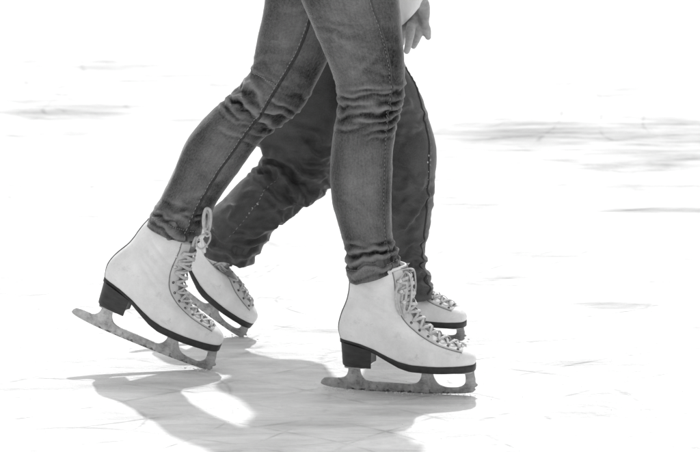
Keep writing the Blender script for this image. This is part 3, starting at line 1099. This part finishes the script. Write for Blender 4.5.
prr = [((384, 299), (434.4, 295), Yb_r, 1.05), ((382, 291), (433.2, 286.5), Yb_r, 1.05), ((379.5, 279), (429.5, 274), Yb_r, 1.0), ((377, 264), (425.6, 262), Yb_r, .98), ((374, 247), (426.4, 246), Yb_r, .98), ((370, 226), (429.6, 226), Yb_r, .96),
       ((366, 200), (433.4, 200), Yb_r, .95), ((362, 165), (436, 165), Yb_r, .94), ((360, 138), (434.4, 138), Yb_r, .94), ((355, 108), (426.4, 108), Yb_r, .93), ((347, 84), (415.6, 84), Yb_r, .92),
       ((338, 58), (404.4, 62), Yb_r, .92), ((331, 30), (398, 33), Yb_r, .92), ((324, -2), (393, 0), Yb_r, .9), ((318, -60), (392, -58), Yb_r, .9), ((316, -110), (394, -110), Yb_r + .01, .9)]
fpl = [((266, 140), (300, 167), .009, 4.4), ((297, 165), (330, 175), .008, 4.0), ((262, 160), (282, 171), .006, 3.2), ((278, 158), (332, 184), .008, 3.6), ((284, 175), (308, 201), .008, 4.0), ((308, 196), (330, 180), .005, 3.2),
       ((241, 227), (300, 208), .0055, 4.6), ((206, 239), (242, 257), .0055, 3.8), ((226, 250), (262, 251), .005, 3.4), ((228, 203), (262, 226), .0032, 5), ((214, 222), (232, 246), .0042, 4), ((246, 186), (282, 196), .0035, 4.4),
       ((300, 140), (336, 150), .005, 4.4), ((290, 118), (326, 132), .0035, 4.2), ((240, 240), (268, 236), .004, 3.4), ((210, 256), (246, 262), .003, 3)]
fpr = [((398, 131), (420, 122), .004, 4), ((394, 186), (424, 172), .004, 4.2), ((400, 222), (421, 196), .0042, 4), ((396, 245), (424, 232), .004, 4), ((392, 257), (428, 259), .005, 3.6), ((396, 272), (431, 269), .0055, 3.4), ((398, 283), (434, 282), .005, 3.2),
       ((404, 210), (434, 190), .0035, 4), ((402, 150), (418, 170), .003, 4), ((404, 100), (428, 112), .003, 4), ((408, 240), (424, 252), .003, 3)]
PANT_L = Leg(pl_, fpl, noise_amp=.0035, noise_scale=11, seed=9, rand_folds=[(30, 130, 266, .0032, 3.0, 9)], hem_ripple=.0025, gain=1.55)
PANT_R = Leg(prr, fpr, noise_amp=.0032, noise_scale=11, seed=12, rand_folds=[(34, 90, 296, .0032, 3.0, 9)], hem_ripple=.0025, gain=1.35)

Yh_b = (Yb_r + yb(1)) / 2
q = at(356, -125, Yh_b)
hipB = Vector((q.x, Yh_b, q.z))
base_b = Vector((hipB.x + .06, Yh_b, 0))
legRb, legLb = nd(PANT_R), nd(PANT_L)
N, E, P = person_nodes(hipB, Yh_b, legRb, legLb, foot_pts(MX['br']), foot_pts(MX['bl']))
YH = .285                                      # depth of the hanging hand
sh = P(.02, -.18, .44); el = at(346, -105, YH + .02); wr = at(411, -2, YH)
add_arm(N, E, P, 'ra', sh, el, wr)
h = lambda px, py, dy: at(px, py, YH + dy)
fingers = [
    [h(415.5, 9, .004), h(418.4, 21, -.002), h(419.2, 29, -.010), h(416.8, 39, -.004), h(413.6, 46.0, .010)],
    [h(412, 10, .010), h(411.6, 22, -.010), h(410.4, 31, -.040), h(408.6, 43, -.040), h(406.8, 51.0, -.020)],
    [h(409, 11, .022), h(405.8, 23, .016), h(402.8, 30, .000), h(401.6, 38, .004), h(401.6, 43.5, .016)],
    [h(407, 11, .034), h(402.4, 22, .034), h(399.4, 28, .022), h(398.6, 34, .026), h(399.0, 38, .038)],
    [h(420.5, 4, .000), h(423.4, 13, -.004), h(424.6, 24, -.012), h(426.0, 30, -.012), h(428.2, 37.2, -.006)],
]
radii = [(.012, .0088, .0092, .0072, .0060), (.012, .0088, .0094, .0074, .0062), (.011, .0086, .0084, .0068, .0058), (.010, .0078, .0074, .0060, .0052), (.0165, .0130, .0088, .0098, .0058)]
add_hand(N, E, 'ra', fingers, radii)
add_arm(N, E, P, 'la', P(.02, .18, .44), P(-.03, .24, .16), P(.06, .20, .29))
plain_hand(N, E, 'la', P(.06, .20, .29), Vector((.3, -.5, .7)).normalized(), Vector((-.6, 0, .75)).normalized(), Vector((0, -1, 0)))
back = body('person', base_b, N, E, 'pelvis', remesh=.0020)
tag(back, 'rear skater in loose dark ski trousers, mostly hidden behind the jeans, one bare hand hanging', 'person', 'two skaters walking side by side')
PB = P
seat = cloth_tube([(hipB + Vector((0, 0, -.14)), Vector((.10, 0, 0)), Vector((0, .13, 0))), (hipB + Vector((0, 0, -.05)), Vector((.12, 0, 0)), Vector((0, .17, 0))),
                   (hipB + Vector((0, 0, .08)), Vector((.12, 0, 0)), Vector((0, .17, 0))), (hipB + Vector((0, 0, .14)), Vector((.11, 0, 0)), Vector((0, .16, 0)))], inner=False)
V, F, U = join_geo(PANT_R.geo(), PANT_L.geo(), seat)
pants = adopt(mesh('ski_trousers', V, F, M_NYLON, True, U), back)
pp = [(409, 66), (416, 84), (422, 105), (427, 126), (429, 154), (428.4, 187), (425, 222), (421.5, 250), (424, 270), (428, 290)]
adopt(seam_obj('side_seam', PANT_R.path(pp, 240, .0006), .0020, .6, M_SEAM), pants)
adopt(stitches('seam_stitching', PANT_R.path(pp, 240, .0012), .0007, M_THREAD_FAINT, 4, 2, -.004), pants)
def dots(leg, pix, mat, name):
    bm = bmesh.new()
    for (x, y, r) in pix:
        i, f = leg.locate(x, y)
        p, n = leg.on(i, f, -1, .0006)
        tt = n.orthogonal().normalized()
        tube_into(bm, [p - tt * r * .6, p, p + tt * r * .6], [r * .6, r, r * .6], 7, .4, [n] * 3)
    return bm_obj(name, bm, mat)
adopt(dots(PANT_R, [(428.6, 152, .003), (430.2, 155.5, .0026), (427.4, 158.5, .0026), (429.6, 160.5, .002), (428.2, 168, .0015), (427.6, 176, .0014), (427.2, 184, .0014)], M_REFLECT, 'reflective_print'), pants)
adopt(dots(PANT_L, [(258.4, 196.6, .0026), (253, 202, .0018), (250.2, 206, .0018), (262, 190, .0013), (247.5, 210, .0012), (265, 186, .001)], M_REFLECT, 'reflective_print'), pants)
knee_seam = [(279, 170), (268, 182), (258, 197), (250, 207), (240, 219), (229, 232)]
adopt(stitches('seam_stitching', PANT_L.path(knee_seam, 120, .001), .0006, M_THREAD_FAINT, 4, 3), pants)

# jacket of the rear skater; the loose right cuff shows beside the thigh
tr = cloth_tube(torso_rows(PB))
def cuff(l, r, dy, dep):
    a, b = at(*l, YH + dy), at(*r, YH + dy)
    return ((a + b) / 2, (b - a) / 2, Vector((0, dep, 0)))
rows = [cuff((400.5, 26), (423.5, 1), .004, .028), cuff((399, 21.5), (426, -5), .005, .031), cuff((396, 15), (427.5, -13), .006, .034), cuff((385, 0), (422, -32), .010, .038)]
w1 = at(395, -22, YH + .01)
mid = (Vector(w1) + el) / 2
d_ = (sh - el).normalized(); a_ = d_.cross(Vector((0, 1, 0))).normalized()
rows += [(mid, Vector((.012, 0, .044)), Vector((0, .045, 0))), (el, Vector((.04, 0, .036)), Vector((0, .052, 0))), (el.lerp(sh, .4), a_ * -.058, Vector((0, .058, 0))), (sh, a_ * -.066, Vector((0, .066, 0))),
         (sh + Vector((0, .05, .04)), a_ * -.05, Vector((0, .06, 0)))]
sr = cloth_tube(rows, amp=.003, seed=4)
sl2 = cloth_tube(sleeve_rows([PB(.05, .205, .275), PB(.01, .225, .21), PB(-.03, .24, .16), PB(.0, .21, .32), PB(.02, .17, .44), PB(.03, .08, .46)], [.042, .05, .058, .062, .07, .06]))
V, F, U = join_geo(tr, sr, sl2)
adopt(mesh('jacket', V, F, M_JACKET, True, U), back)
hair(PB, M_HAIR, back)

# =================================================================== SKATES
sk_fr, m_fr = skate(front, *SK['fr'])
sk_fl, m_fl = skate(front, *SK['fl'], shape=flexed)
sk_br, m_br = skate(back, *SK['br'], shape=low_bent)
sk_bl, m_bl = skate(back, *SK['bl'], shape=low_bent)

def local(px, py, wv):
    u, v = loc2(px, py)
    return Vector((u, wv, v))
def bow_mesh(paths, r, mat, name='bow'):
    bm = bmesh.new()
    for p in paths:
        pts = [Vector(q) for q in catmull([tuple(x) for x in p], 9 * len(p))]
        tube_into(bm, pts, r, 8, .6)
    return bm_obj(name, bm, mat)
b1 = [[local(405, 270, -.012), local(410.5, 273, -.018), local(413, 283, -.020), local(412.5, 298, -.022), local(409, 309, -.024), local(404.5, 305, -.027), local(404, 292, -.025), local(405.5, 278, -.018), local(405, 271, -.012)],
      [local(406, 270, .006), local(412, 271, .010), local(414, 282, .012), local(413.5, 294, .012), local(410, 304, .010), local(407.5, 290, .006), local(406, 272, .004)],
      [local(405, 271, -.014), local(401, 279, -.032), local(398.5, 291, -.037), local(399.5, 303, -.034), local(402.5, 312, -.029)],
      [local(406, 272, -.006), local(408.5, 282, -.02), local(407.5, 296, -.0255), local(406, 306, -.028), local(407, 315, -.024)],
      [local(402, 268, -.02), local(408, 268, -.008), local(412, 270, .002), local(409, 273, .008), local(403, 272, -.010)]]
o = bow_mesh(b1, .0027, M_LACE); o.parent = sk_fr
yq = Y_L - .045
w2 = lambda px, py, dy=0: at(px, py, yq + dy)
b2 = [[w2(207, 234), w2(203.8, 226, -.004), w2(203.8, 215, -.004), w2(206.4, 208.6), w2(209.8, 210), w2(210.8, 218, .004), w2(209.8, 227, .004), w2(207.6, 234)],
      [w2(207, 233.5), w2(201, 235.5, -.004), w2(197, 240), w2(197, 246, -.003), w2(201.4, 249, -.003), w2(206.4, 245.6), w2(210, 239.4, .003), w2(210, 233.6, .003), w2(207, 232.6)],
      [w2(206, 229), w2(208.6, 222, .006), w2(208.8, 214, .008), w2(206.6, 211, .008), w2(204.4, 215, .008), w2(205, 224, .006), w2(207, 233)],
      [w2(205, 231), w2(208.4, 231.4, -.006), w2(210, 234.2, -.006), w2(207, 236.2, -.006), w2(204.6, 233.6, -.004)],
      [w2(199, 240.5), w2(196.4, 237, .006), w2(194, 241, .012), w2(192.6, 246, .018)]]
o = bow_mesh(b2, .0030, M_LACE); o.parent = sk_fl; o.matrix_parent_inverse = m_fl.inverted()

# =================================================================== ICE
def ice_mat():
    k = NT('skated ice')
    tc = k.n('ShaderNodeTexCoord')
    pos = tc.outputs['Object']
    sp = k.n('ShaderNodeSeparateXYZ'); k.l(pos, sp.inputs[0])
    X, Yc = sp.outputs[0], sp.outputs[1]
    streak = k.noise(k.coords('Object', (1.6, 4.2, 1), (0, 0, R(8))), 1.0, 5, .62, .6)
    streak2 = k.noise(k.coords('Object', (6, 13, 1), (0, 0, R(-6))), 1.0, 5, .68, .5)
    fine = k.noise(k.coords('Object', (34, 60, 1)), 1.0, 5, .7, .3)
    def cuts(scale, rep_, width, seed):                    # curved grooves cut by blades
        n = k.noise(k.coords('Object', (scale, scale * 1.8, 1), (0, 0, R(seed * 37))), 1.0, 0, .5, .25)
        f = k.math('FRACT', k.math('MULTIPLY', n, rep_))
        return k.rng(k.math('ABSOLUTE', k.math('SUBTRACT', f, .5)), 0, width, 1, 0)
    broke = k.rng(streak2, .42, .60)
    cut = k.math('MULTIPLY', k.math('MAXIMUM', cuts(.55, 17, .045, 1), k.math('MAXIMUM', cuts(.8, 11, .03, 2), cuts(.4, 23, .05, 3))), broke)
    # bare, darker patches where the snow is worn off the ice: (px, py, half-length px, half-depth px, strength)
    spots = [(560, 134, 120, 11, 1.0), (660, 144, 90, 13, .8), (515, 141, 60, 7, .8), (700, 128, 90, 9, .7), (640, 168, 70, 5, .75), (540, 164, 60, 5, .5), (590, 184, 60, 5, .5), (670, 210, 70, 2.5, .8), (600, 127, 150, 9, .6), (655, 95, 70, 6, .3), (150, 75, 120, 6, .35), (90, 105, 110, 8, .5), (480, 185, 60, 8, .35),
             (120, 66, 50, 4, .6), (70, 112, 75, 8, .6), (190, 118, 45, 3.5, .5), (50, 134, 40, 5, .45), (220, 86, 35, 4, .45), (30, 64, 25, 6, .35), (615, 305, 42, 3, .75), (540, 253, 45, 3, .6), (500, 282, 40, 7, .3), (690, 262, 35, 3, .55), (560, 370, 80, 9, .22), (610, 410, 50, 6, .25), (440, 340, 60, 20, .15)]
    tot = None
    for (x, y, a, b, st) in spots:
        g0 = ground(x, y); ga = ground(x + a, y); gb = ground(x, y - b * 2.0)
        dx = k.math('DIVIDE', k.math('SUBTRACT', X, g0.x), abs(ga.x - g0.x) * 1.4)
        dy = k.math('DIVIDE', k.math('SUBTRACT', Yc, g0.y), abs(gb.y - g0.y))
        d = k.math('ADD', k.math('MULTIPLY', dx, dx), k.math('MULTIPLY', dy, dy))
        m = k.math('MULTIPLY', k.rng(d, 0, 1.0, 1, 0, True), st)
        tot = m if tot is None else k.math('MAXIMUM', tot, m)
    field = k.math('ADD', k.math('ADD', k.math('MULTIPLY', streak, .40), k.math('MULTIPLY', streak2, .36)), k.math('MULTIPLY', fine, .24))
    ripple = k.noise(k.coords('Object', (3.2, 15, 1), (0, 0, R(2))), 1.0, 5, .7, .4)
    field = k.math('ADD', k.math('MULTIPLY', field, .6), k.math('MULTIPLY', ripple, .4))
    thr = k.math('ADD', k.math('MULTIPLY_ADD', k.math('SUBTRACT', field, .5), 4.2, .5), k.math('MULTIPLY', tot, .62))
    dark = k.rng(thr, .37, 1.30, 0, 1)
    base = k.math('SUBTRACT', .80, k.math('MULTIPLY', dark, .52))
    base = k.math('SUBTRACT', base, k.math('MULTIPLY', cut, .13))
    mott = k.math('ADD', k.math('MULTIPLY', k.math('SUBTRACT', streak2, .5), .50), k.math('MULTIPLY', k.math('SUBTRACT', fine, .5), .34))
    base = k.math('ADD', base, mott, clamp=True)
    k.grey(k.math('MINIMUM', base, .86))
    k.l(k.rng(streak2, .35, .65, .5, .8), k.b.inputs['Roughness'])
    k.b.inputs['Specular IOR Level'].default_value = .14
    k.bump(k.math('ADD', k.math('SUBTRACT', k.math('MULTIPLY', fine, .9), k.math('MULTIPLY', cut, .8)), k.math('ADD', streak2, k.noise(pos, 90, 4, .6))), .6, .006)
    return k.m
bm = bmesh.new()
xs = [-400, -60, -8, -3, 0, 3, 8, 60, 400]
grid = [[bm.verts.new((x, y, 0)) for x in xs] for y in xs]
for i in range(8):
    for j in range(8):
        bm.faces.new((grid[i][j], grid[i][j + 1], grid[i + 1][j + 1], grid[i + 1][j]))
ice = bm_obj('ice', bm, ice_mat(), False)
ice['kind'] = 'structure'

# shavings the blades have scraped up
bm = bmesh.new()
rnd = random.Random(11)
def flake(p, r):
    m = Matrix.Translation(p) @ Matrix.Rotation(rnd.uniform(0, 6), 4, 'Z') @ Matrix.Rotation(rnd.uniform(-.6, .6), 4, 'X') @ Matrix.Diagonal((r * rnd.uniform(.8, 2.0), r, r * rnd.uniform(.4, .8), 1))
    bmesh.ops.create_icosphere(bm, subdivisions=1, radius=1, matrix=m)
def scatter(p0, p1, n, spread, rmax):
    for _ in range(n):
        p = p0.lerp(p1, rnd.random()); p = Vector((p.x + rnd.gauss(0, spread), p.y + rnd.gauss(0, spread), 0))
        r = rmax * rnd.uniform(.25, 1)**1.6
        flake(p + Vector((0, 0, r * .25)), r)
a, b = m_fr @ local(322, 392, 0), m_fr @ local(474, 392, 0)
scatter(a, b, 150, .005, .0016); scatter(a.lerp(b, .45), a.lerp(b, .6), 120, .010, .0022); scatter(a, a.lerp(b, .2), 90, .012, .0020); scatter(a, b, 90, .04, .0013)
scatter(m_fl @ local(455, 392, 0), G_L, 50, .010, .0026)
scatter(m_br @ local(400, 392, 0), m_br @ local(474, 392, 0), 60, .012, .0026)
scatter(SK['bl'][0], SK['bl'][0], 40, .015, .0026)
scatter(ground(60, 440), ground(660, 380), 130, .12, .0012)
sh_o = bm_obj('ice_shavings', bm, M_SNOW, True)
sh_o['kind'] = 'stuff'
